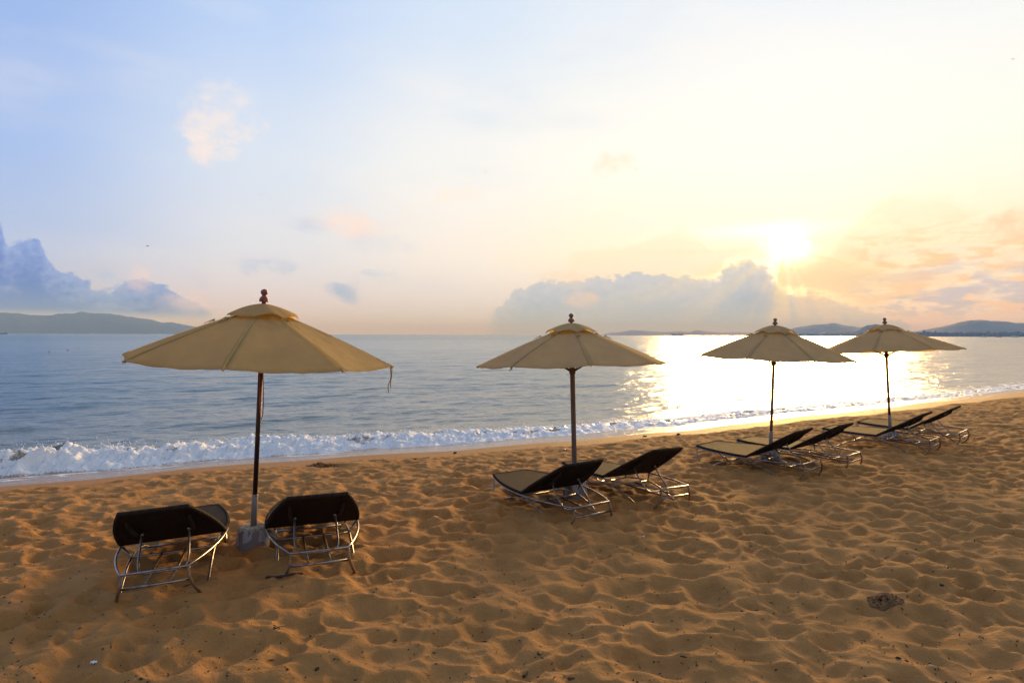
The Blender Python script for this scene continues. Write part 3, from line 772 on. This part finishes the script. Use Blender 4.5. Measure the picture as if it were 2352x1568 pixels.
def make_lounger(recline):
    rt = empty('sun_lounger', (0, 0, 0))
    # top rail: a loop of four runs
    side = [(hw(s), s) for s in np.linspace(0, LL, 19)]
    bm = bmesh.new()
    loop = [Vector((-w, s, 0)) for w, s in side]+[Vector((w, s, 0)) for w, s in side[::-1]]
    tube(bm, loop, TR, 8, closed=True); done('top_rail', bm, m_steel, rt)
    zl = -.33
    for sg in (-1, 1):
        bm = bmesh.new(); tube(bm, smoothpath([(sg*AE, .004, -.008), (sg*(AE+.006), -.018, -.09), (sg*(AE+.03), .0, -.17), (sg*(AE+.06), .06, -.25), (sg*(AE+.085), .17, zl)], 6), .0135, 8); done('leg', bm, m_rust, rt)
        bm = bmesh.new(); tube(bm, smoothpath([(sg*AE, LL-.004, -.008), (sg*(AE+.01), LL-.01, -.09), (sg*(AE+.04), LL-.06, -.18), (sg*(AE+.075), LL-.15, -.26), (sg*(AE+.09), LL-.26, zl)], 6), .0115, 8); done('leg', bm, m_steel, rt)
        bm = bmesh.new(); tube(bm, smoothpath([(sg*.337, .16, zl), (sg*.345, .36, -.235), (sg*.35, .60, -.135), (sg*.352, .82, -.092), (sg*.352, 1.05, -.092), (sg*.35, 1.30, -.135), (sg*.345, 1.52, -.22), (sg*.342, 1.70, zl)], 6), TR, 8); done('arched_side_bar', bm, m_steel, rt)
        bm = bmesh.new(); tube(bm, [(sg*.350, .80, -.092), (sg*.428, .86, -.004)], .011, 8); done('side_brace', bm, m_steel, rt)
        bm = bmesh.new(); tube(bm, [(sg*.350, 1.25, -.122), (sg*.415, 1.30, -.004)], .011, 8); done('side_brace', bm, m_steel, rt)
        # notched rack bar
        bm = bmesh.new(); tube(bm, [(sg*.095, .0, -.118), (sg*.10, .42, -.112), (sg*.10, .80, -.094)], .012, 8); rk = done('rack_bar', bm, m_rust, rt)
        for q_ in range(4):
            bm = bmesh.new(); y_ = .20+q_*.09; tube(bm, [(sg*.0975-.014, y_, -.106), (sg*.0975+.014, y_, -.106)], .006, 6); done('notch', bm, m_steel, rk)
    bm = bmesh.new(); tube(bm, [(-.350, .80, -.092), (.350, .80, -.092)], TR, 8); done('cross_bar', bm, m_steel, rt)
    bm = bmesh.new(); tube(bm, [(-AE-.004, -.006, -.112), (AE+.004, -.006, -.112)], TR, 8); done('cross_bar', bm, m_steel, rt)
    bm = bmesh.new(); tube(bm, [(-.345, 1.45, -.19), (.345, 1.45, -.19)], TR, 8); done('cross_bar', bm, m_steel, rt)
    # seat, foot half
    ss = list(np.linspace(PV+.005, LL-.012, 16)); outl = [(hw(s)-.006, s) for s in ss]
    so = done('seat', slab(outl, .028), m_wick, rt, False); so.location = (0, 0, .014)
    bd = done('seat_binding', binding([(-hw(s)+.004, s, .014) for s in ss]+[(hw(s)-.004, s, .014) for s in ss[::-1]], .019), m_wick_edge, so)
    # backrest, hinged at PV and tipped up
    bo = empty('backrest_pivot', (0, 0, 0)); bpy.data.objects.remove(bo)
    sb = list(np.linspace(0, PV-.012, 16)); outl = [(hw(PV-s)-.004, -s) for s in sb]
    bk_ = done('backrest', slab(outl, .026), m_wick, rt, False); bk_.location = (0, PV, .022); bk_.rotation_euler = (-recline, 0, 0)
    done('backrest_binding', binding([(-hw(PV-s)+.002, -s, .012) for s in sb]+[(hw(PV-s)-.002, -s, .012) for s in sb[::-1]], .019), m_wick_edge, bk_)
    for sg in (-1, 1):
        bm = bmesh.new(); tube(bm, smoothpath([(sg*.245, -.66, -.008), (sg*.240, -.60, -.026), (sg*.235, -.45, -.034), (sg*.225, -.33, -.032), (sg*.22, -.25, -.010)], 6), .017, 8, r_fn=lambda t_: .008+.011*math.sin(math.pi*(.1+.8*t_))); done('under_arm', bm, m_wick_edge, bk_)
    # prop: U-shaped tube from the back down to the racks
    cr, sr = math.cos(recline), math.sin(recline)
    py_ = PV-.36*cr; pz_ = .022+.36*sr-.035
    bm = bmesh.new()
    P = smoothpath([(-.19, py_, pz_), (-.195, (py_+.30)/2+.03, (pz_-.05)/2), (-.195, .33, -.045), (-.165, .285, -.088), (-.10, .275, -.097), (.10, .275, -.097), (.165, .285, -.088), (.195, .33, -.045), (.195, (py_+.30)/2+.03, (pz_-.05)/2), (.19, py_, pz_)], 5)
    tube(bm, P, .010, 8); done('back_prop', bm, m_steel, rt)
    for sg in (-1, 1):
        bm = bmesh.new(); tube(bm, [(sg*.175, py_, pz_), (sg*.205, py_, pz_)], .018, 8); done('hinge_knuckle', bm, m_steel, rt)
    return rt
proto = make_lounger(.54)
GR = 'wicker sun loungers in pairs under the umbrellas'
L_ = [(-2.894,5.518,1.863,.009,.070,'leftmost dark wicker sun lounger, seen from behind, its foot end skewed to the right'),
      (-1.723,6.114,1.921,-.013,.008,'dark wicker lounger just right of the peeling concrete umbrella base, black stick by its leg'),
      (.923,7.858,2.080,-.030,.034,'nearer lounger of the pair under the square-poled umbrella, steel legs dug into the sand'),
      (2.076,8.660,2.177,-.005,-.029,'right-hand lounger of the pair under the square-poled umbrella'),
      (4.606,10.45,2.228,-.005,.052,'nearer lounger of the pair under the third umbrella, glossy patch on its seat'),
      (5.572,11.092,2.288,.003,.010,'right-hand lounger of the pair under the third umbrella'),
      (7.821,12.61,2.293,.020,.033,'nearer lounger of the pair under the farthest umbrella'),
      (9.042,13.645,2.274,.021,.066,'rightmost lounger of all, farthest from the camera, with the highest backrest')]
for i, (x, y, th, dz, roll, lab) in enumerate(L_):
    o = proto if i == 0 else copy_tree(proto)
    o.location = (x, y, CAM_H-1.926+dz); o.rotation_mode = 'XYZ'
    o.rotation_euler = (0, -roll, th-math.pi/2)
    tag(o, lab, 'sun lounger', GR)

# ------------------------------------------------------------------ THINGS LYING ON THE SAND
m_bark, t, b, o = newmat('dark_driftwood'); co = obj_co(t)
t.links.new(mixc(t, noise(t, co, 60, 4, .6).step(.4,.7), (.012,.008,.006), (.05,.03,.02)), b.inputs['Base Color']); b.inputs['Roughness'].default_value = .8
m_leaf, t, b, o = newmat('dead_leaf'); co = obj_co(t)
t.links.new(mixc(t, noise(t, co, 30, 4, .6).step(.4,.7), (.06,.025,.012), (.13,.06,.03)), b.inputs['Base Color']); b.inputs['Roughness'].default_value = .7
m_white, t, b, o = newmat('white_plastic'); b.inputs['Base Color'].default_value = (.75,.74,.76,1); b.inputs['Roughness'].default_value = .4
m_blue, t, b, o = newmat('blue_plastic'); b.inputs['Base Color'].default_value = (.02,.14,.45,1); b.inputs['Roughness'].default_value = .35
m_shell, t, b, o = newmat('pale_shell'); b.inputs['Base Color'].default_value = (.62,.52,.42,1); b.inputs['Roughness'].default_value = .4
def on_sand(u, v):
    """photograph pixel (4096 wide) -> point on the sand"""
    hz = 1339+(u-2048)*.0029; y = 2.2*2731/(v-hz)
    for _ in range(6):
        x = (u-2048)/2731*y; z = float(sand_h(np.array([x]), np.array([y]))[0][0]); y = (2.2-z)*2731/(v-hz)
    return Vector(((u-2048)/2731*y, y, z))
def stick(name, pix, r, mat, lab, cat, lift=.004, grp=None, forks=0):
    P = [on_sand(*p) for p in pix]
    for p in P: p.z += lift+r*.5
    bm = bmesh.new(); path = smoothpath(P, 5)
    tube(bm, [p-P[0] for p in path], r, 6, r_fn=lambda t_: r*(1-.45*t_)*(1+.15*math.sin(t_*23)))
    for k in range(forks):
        p = path[int(len(path)*(.3+.25*k))]-P[0]; tube(bm, [p, p+Vector((random.uniform(-.04,.04), random.uniform(-.05,.05), .03))], r*.5, 5)
    o = done(name, bm, mat); o.location = P[0]; tag(o, lab, cat, grp); return o
stick('driftwood_stick', [(1066,2316),(1120,2312),(1160,2303),(1213,2299)], .013, m_bark, 'black driftwood stick lying by the leg of the lounger right of the first umbrella', 'driftwood', .002)
stick('twig', [(3320,2554),(3336,2544),(3357,2542)], .006, m_leaf, 'bent brown twig at lower right, beside a shorter one', 'twig')
stick('twig', [(3357,2566),(3369,2556)], .008, m_leaf, 'short thick brown twig just right of the bent one at lower right', 'twig')
stick('twig', [(3798,2275),(3822,2276)], .006, m_bark, 'thin dark twig near the right edge, right of the blue cap', 'twig')
stick('twig', [(2099,2720),(2114,2698)], .010, m_bark, 'dark upright stub of wood at the bottom edge, left of centre', 'twig', .01)
stick('twig', [(2729,2632),(2754,2638)], .007, m_bark, 'dark slanting twig near the bottom, right of the tangle of roots', 'twig')
stick('twig', [(1658,1839),(1690,1835),(1719,1832)], .014, m_bark, 'long dark stick near the waterline between the first two umbrellas', 'twig')
stick('twig', [(1816,1814),(1828,1813)], .022, m_bark, 'short dark stub near the waterline between the first two umbrellas', 'twig')
stick('twig', [(1095,2520),(1118,2512),(1135,2508)], .008, m_leaf, 'curled dead leaf stalk at lower left, below the left lounger pair', 'twig', forks=1)
stick('twig', [(3545,2214),(3560,2212),(3640,2218)], .006, m_bark, 'thin dark twig half buried at right, above the blue cap', 'twig')
stick('twig', [(2620,2655),(2640,2660),(2660,2663)], .005, m_bark, 'small tangle of dark roots near the bottom centre', 'twig', forks=3)
stick('twig', [(3280,1905),(3284,1892)], .012, m_bark, 'small dark stump of wood between the third pair of loungers and the bare sand', 'twig', .01)
def bit(name, u, v, sx, sy, sz, mat, lab, cat, grp=None, seed=1, flat=True):
    p = on_sand(u, v); rs = np.random.RandomState(seed); bm = bmesh.new()
    bmesh.ops.create_icosphere(bm, subdivisions=2, radius=1, matrix=Matrix.Rotation(rs.rand()*3, 4, 'Z') @ Matrix.Diagonal((sx, sy, sz, 1)))
    for w in bm.verts: w.co += Vector(rs.normal(0, .10, 3)*np.array([sx, sy, sz]))
    o = done(name, bm, mat, None, False); o.location = p+Vector((0, 0, sz*.5)); tag(o, lab, cat, grp); return o
# crumpled scrap
p = on_sand(368, 2664); bm = bmesh.new(); rs = np.random.RandomState(3)
gv = [[bm.verts.new((x*.011-.022, y*.010, .004+.012*abs(math.sin(x*1.7+y*1.1))+rs.uniform(0, .006))) for x in range(5)] for y in range(4)]
for j in range(3):
    for i in range(4): bm.faces.new((gv[j][i], gv[j][i+1], gv[j+1][i+1], gv[j+1][i]))
o = done('plastic_scrap', bm, m_white, None, False); o.location = p; md = o.modifiers.new('thickness', 'SOLIDIFY'); md.thickness = .003
tag(o, 'crumpled white plastic scrap at the lower left corner of the beach', 'litter')
bm = bmesh.new(); lathe(bm, [(.0165,0),(.0165,.011),(.0145,.013),(.004,.0135)], 20, lambda k, z: .03*(k % 2))
o = done('bottle_cap', bm, m_blue); o.location = on_sand(3662, 2232)+Vector((0, 0, .003)); o.rotation_euler = (.5, .3, 0); tag(o, 'bright blue plastic bottle cap at right above the dark clump of churned sand', 'bottle cap')
for (u, v, a, lab) in ((3474,2437,-.6,'white cigarette butt beside the dark clump of churned sand'), (3737,2671,-.5,'white cigarette butt near the bottom edge at right')):
    bm = bmesh.new(); tube(bm, [(-.015,0,.005),(.015,0,.005)], .0048, 8); o = done('cigarette_butt', bm, m_white); o.location = on_sand(u, v)+Vector((0,0,.002)); o.rotation_euler = (0, 0, a); tag(o, lab, 'cigarette butt')
bit('bark_chip', 1268, 2683, .020, .012, .010, m_bark, 'square dark bark chip at the bottom left, in a hollow', 'bark chip', seed=2)
bit('bark_chip', 2160, 2618, .024, .012, .009, m_leaf, 'rounded brown seed pod near the bottom, left of centre', 'seed pod', seed=3)
bit('bark_chip', 3776, 2345, .020, .012, .012, m_bark, 'dark bark chip at right, right of the dark clump', 'bark chip', seed=4)
bit('bark_chip', 4030, 2425, .018, .012, .010, m_bark, 'dark bark chip near the right edge below the ridge', 'bark chip', seed=5)
bit('bark_chip', 3604, 2638, .018, .010, .008, m_bark, 'oval dark chip in a hollow at lower right', 'bark chip', seed=6)
bit('dead_leaf', 2290, 2720, .026, .012, .009, m_leaf, 'reddish dead leaf at the bottom edge near the centre', 'leaf', seed=7)
bit('dead_leaf', 3035, 2447, .016, .012, .010, m_leaf, 'small reddish leaf right of centre on the open sand', 'leaf', seed=17)
bit('coconut_husk', 2716, 1740, .05, .04, .03, m_bark, 'dark husk near the waterline, right of the second umbrella pole', 'husk', seed=8)
bit('coconut_husk', 2582, 1746, .06, .03, .018, m_leaf, 'flat brown husk near the waterline, left of the darker one', 'husk', seed=9)
bit('shell', 2577, 2151, .016, .012, .012, m_shell, 'white shell fragment on the sand in front of the second pair of loungers', 'shell', seed=10)
bit('shell', 2259, 1800, .035, .02, .018, m_shell, 'pale shell on the sand just left of the square umbrella pole', 'shell', seed=11)
bit('shell', 3165, 1715, .05, .02, .012, m_shell, 'pale flat shell near the waterline right of the third umbrella', 'shell', seed=12)
bit('shell', 3498, 1650, .06, .03, .015, m_shell, 'small pale shell far along the beach, left of the last umbrella pole', 'shell', seed=13)
# clods: crumbly dark clump of dug sand (two places)
m_clod, t, b, o = newmat('churned_damp_sand'); co = obj_co(t)
g = noise(t, co, 40, 5, .7); t.links.new(mixc(t, g.step(.35, .65), (.16,.075,.027), (.28,.145,.055)), b.inputs['Base Color']); b.inputs['Roughness'].default_value = .95
t.links.new(bump(t, g, 1.0, .01), b.inputs['Normal'])
def clump(u, v, w, d, n, lab, seed, hgt=.03):
    p = on_sand(u, v); rs = np.random.RandomState(seed); bm = bmesh.new()
    for i in range(n):
        a = rs.rand()*6.28; q = math.sqrt(rs.rand()); x = math.cos(a)*q*w; y = math.sin(a)*q*d; s = rs.uniform(.006, .017)*(hgt/.03)**.5
        zz_ = float(sand_h(np.array([p.x+x]), np.array([p.y+y]))[0][0])-p.z+hgt*(1-q)*rs.uniform(.2, 1)
        r_ = bmesh.ops.create_icosphere(bm, subdivisions=1, radius=s, matrix=Matrix.Translation((x, y, zz_)))
        for w_ in r_['verts']: w_.co += Vector(rs.normal(0, s*.25, 3))
    o = done('sand_clump', bm, m_clod); o.location = p; tag(o, lab, 'sand clump')
clump(3550, 2425, .125, .10, 420, 'crumbly dark clump of churned sand at lower right', 21, .05)
clump(1285, 1868, .30, .14, 160, 'low crumbly row of sand clods by the waterline, right of the first pole', 22, .06)
# small scattered litter nobody could count
bm = bmesh.new(); rng = np.random.RandomState(11); N = 2800
yy_ = 4.0+15*rng.rand(N)**2.0; xx_ = (rng.rand(N)*1.75-.88)*yy_
hz_ = sand_h(xx_, yy_)[0]; ok = cshore(xx_, yy_) < -1.0
for x, y, z, k in zip(xx_, yy_, hz_, ok):
    if not k: continue
    L2 = rng.uniform(.004, .019)*(2.0 if rng.rand() < .07 else 1); a = rng.rand()*6.28; w_ = rng.uniform(.0015, .006)
    d_ = Vector((math.cos(a), math.sin(a), rng.uniform(-.2, .5 if rng.rand() < .8 else 2.0)))*L2
    c = Vector((x, y, z+.003)); s_ = Vector((-math.sin(a), math.cos(a), 0))*w_; u_ = Vector((0, 0, w_))
    vs = [bm.verts.new(c-d_), bm.verts.new(c-d_*.2+s_), bm.verts.new(c-d_*.1+u_*1.5), bm.verts.new(c-d_*.2-s_), bm.verts.new(c+d_)]
    for f in ((0,1,2),(0,2,3),(4,2,1),(4,3,2),(0,3,1),(4,1,3)): bm.faces.new([vs[q] for q in f])
lt = done('twig_litter', bm, m_bark, None, False); lt['kind'] = 'stuff'

# ------------------------------------------------------------------ OUT ON THE WATER AND IN THE AIR
m_buoy, t, b, o = newmat('red_buoy'); b.inputs['Base Color'].default_value = (.45,.03,.03,1)
for u, v, s, lab in ((197,1411,.42,'larger dark red buoy floating far out at left'), (271,1402,.35,'small red buoy farther out, right of the larger buoy'), (314,1393,.34,'faintest red buoy, farthest right of the three at left')):
    hz = 1339+(u-2048)*.0029; y = (2.2-SEA)*2731/(v-hz); x = (u-2048)/2731*y
    s *= .42; bm = bmesh.new(); lathe(bm, [(s*.3,-s*.5),(s*.8,-s*.2),(s,.05*s),(s*.75,.5*s),(s*.3,.75*s),(s*.12,.8*s),(s*.12,1.1*s),(.03,1.12*s)], 14)
    o = done('buoy', bm, m_buoy); o.location = (x, y, SEA); tag(o, lab, 'buoy', 'buoys off the beach')
m_boat = {}
for nm_, c in (('dark', (.05,.055,.07)), ('white', (.7,.7,.7)), ('red', (.4,.06,.05))):
    m_boat[nm_], t, b, o = newmat(nm_+'_boat_paint'); b.inputs['Base Color'].default_value = (*c, 1)
def boat(u, v0, D, L2, hcol, lab):
    a = math.atan((u-2048)/2731); rt = empty('boat', (D*math.sin(a), D*math.cos(a), SEA)); rt.rotation_euler = (0, 0, -a)
    tag(rt, lab, 'boat'); bm = bmesh.new(); h_ = L2*.13; rows = []
    for t_ in np.linspace(-1, 1, 13):
        w_ = L2*.14*(1-abs(t_)**2.6)+.02; sh = h_*(1+.6*t_*t_)
        rows.append([bm.verts.new((t_*L2/2, w_*q, z_)) for q, z_ in ((-1, sh), (-.7, -.2), (0, -.4), (.7, -.2), (1, sh))])
    for A_r, B_r in zip(rows[:-1], rows[1:]):
        for i in range(4): bm.faces.new((A_r[i], A_r[i+1], B_r[i+1], B_r[i]))
        bm.faces.new((A_r[4], A_r[0], B_r[0], B_r[4]))
    done('hull', bm, m_boat[hcol], rt)
    bm = bmesh.new(); bmesh.ops.create_cube(bm, size=1, matrix=Matrix.Translation((-L2*.12, 0, h_+L2*.045)) @ Matrix.Diagonal((L2*.30, L2*.14, L2*.10, 1))); bmesh.ops.bevel(bm, geom=bm.edges[:], offset=L2*.012, segments=2, affect='EDGES')
    done('cabin', bm, m_boat['white'], rt)
    bm = bmesh.new(); tube(bm, [(L2*.05, 0, h_), (L2*.05, 0, h_+L2*.22)], L2*.008, 6); done('mast', bm, m_boat['dark'], rt)
boat(2709, 1340, 3800, 62, 'dark', 'tiny dark ship on the horizon below the distant headland')
boat(3935, 1345, 2300, 14, 'white', 'small white boat off the wooded shore, leftmost of the three at far right')
boat(3995, 1345, 2280, 12, 'red', 'small red boat off the wooded shore, middle of the three at far right')
boat(4060, 1346, 2260, 18, 'white', 'small pale boat at the far right edge of the horizon')
boat(8, 1334, 3000, 30, 'dark', 'tiny dark boat at the left end of the horizon')
m_bird, t, b, o = newmat('dark_feathers'); b.inputs['Base Color'].default_value = (.05,.05,.06,1)
for u, v, s, lab in ((591,989,1.0,'largest dark bird gliding above the left mountains'), (537,978,.5,'faint bird just left of the largest bird'), (1942,692,.7,'dark bird high over the middle of the sea'), (1047,784,.6,'tiny bird high above the first umbrella'), (4040,236,.8,'tiny bird in the upper right corner of the sky'), (751,105,.5,'tiny bird in the upper left of the sky')):
    Y_ = 95.0; p = Vector(((u-2048)/2731*Y_, Y_, CAM_H-(v-1339)/2731*Y_)); rt = empty('bird', p); rt.rotation_euler = (0, 0, random.uniform(-.6, .6)); tag(rt, lab, 'bird')
    bm = bmesh.new(); tube(bm, [(0,-.16*s,0),(0,-.08*s,.01),(0,.05*s,0),(0,.20*s,0)], .035*s, 7, r_fn=lambda t_: .006+.04*s*math.sin(math.pi*min(.95, t_+.05))); done('body', bm, m_bird, rt)
    for sg in (-1, 1):
        bm = bmesh.new(); pts = [(0, .05), (.18, .08), (.36, .02)]; vs = []
        for q, (wx_, zz_) in enumerate(pts):
            w_ = .06*(1-q*.35)*s; vs.append([bm.verts.new((sg*wx_*s, -w_, zz_*s)), bm.verts.new((sg*wx_*s, 0, zz_*s+.012*s)), bm.verts.new((sg*wx_*s, w_, zz_*s))])
        for A_r, B_r in zip(vs[:-1], vs[1:]):
            for i in range(2): bm.faces.new((A_r[i], A_r[i+1], B_r[i+1], B_r[i]))
        o = done('wing', bm, m_bird, rt); md = o.modifiers.new('thickness', 'SOLIDIFY'); md.thickness = .01*s

# ------------------------------------------------------------------ HAZE over the bay
bm = bmesh.new(); bmesh.ops.create_cube(bm, size=1, matrix=Matrix.Translation((0, 0, 158)) @ Matrix.Diagonal((60000, 60000, 346, 1)))
m_haze = bpy.data.materials.new('bay_haze'); m_haze.use_nodes = True; t = m_haze.node_tree; t.nodes.clear()
oo = t.nodes.new('ShaderNodeOutputMaterial'); pv = t.nodes.new('ShaderNodeVolumePrincipled')
pv.inputs['Color'].default_value = (.32,.54,1.0,1); pv.inputs['Absorption Color'].default_value = (1,1,1,1); pv.inputs['Density'].default_value = 1.5e-4; pv.inputs['Anisotropy'].default_value = -.1
t.links.new(pv.outputs[0], oo.inputs['Volume'])
hz = done('haze', bm, m_haze, None, False); hz['kind'] = 'stuff'
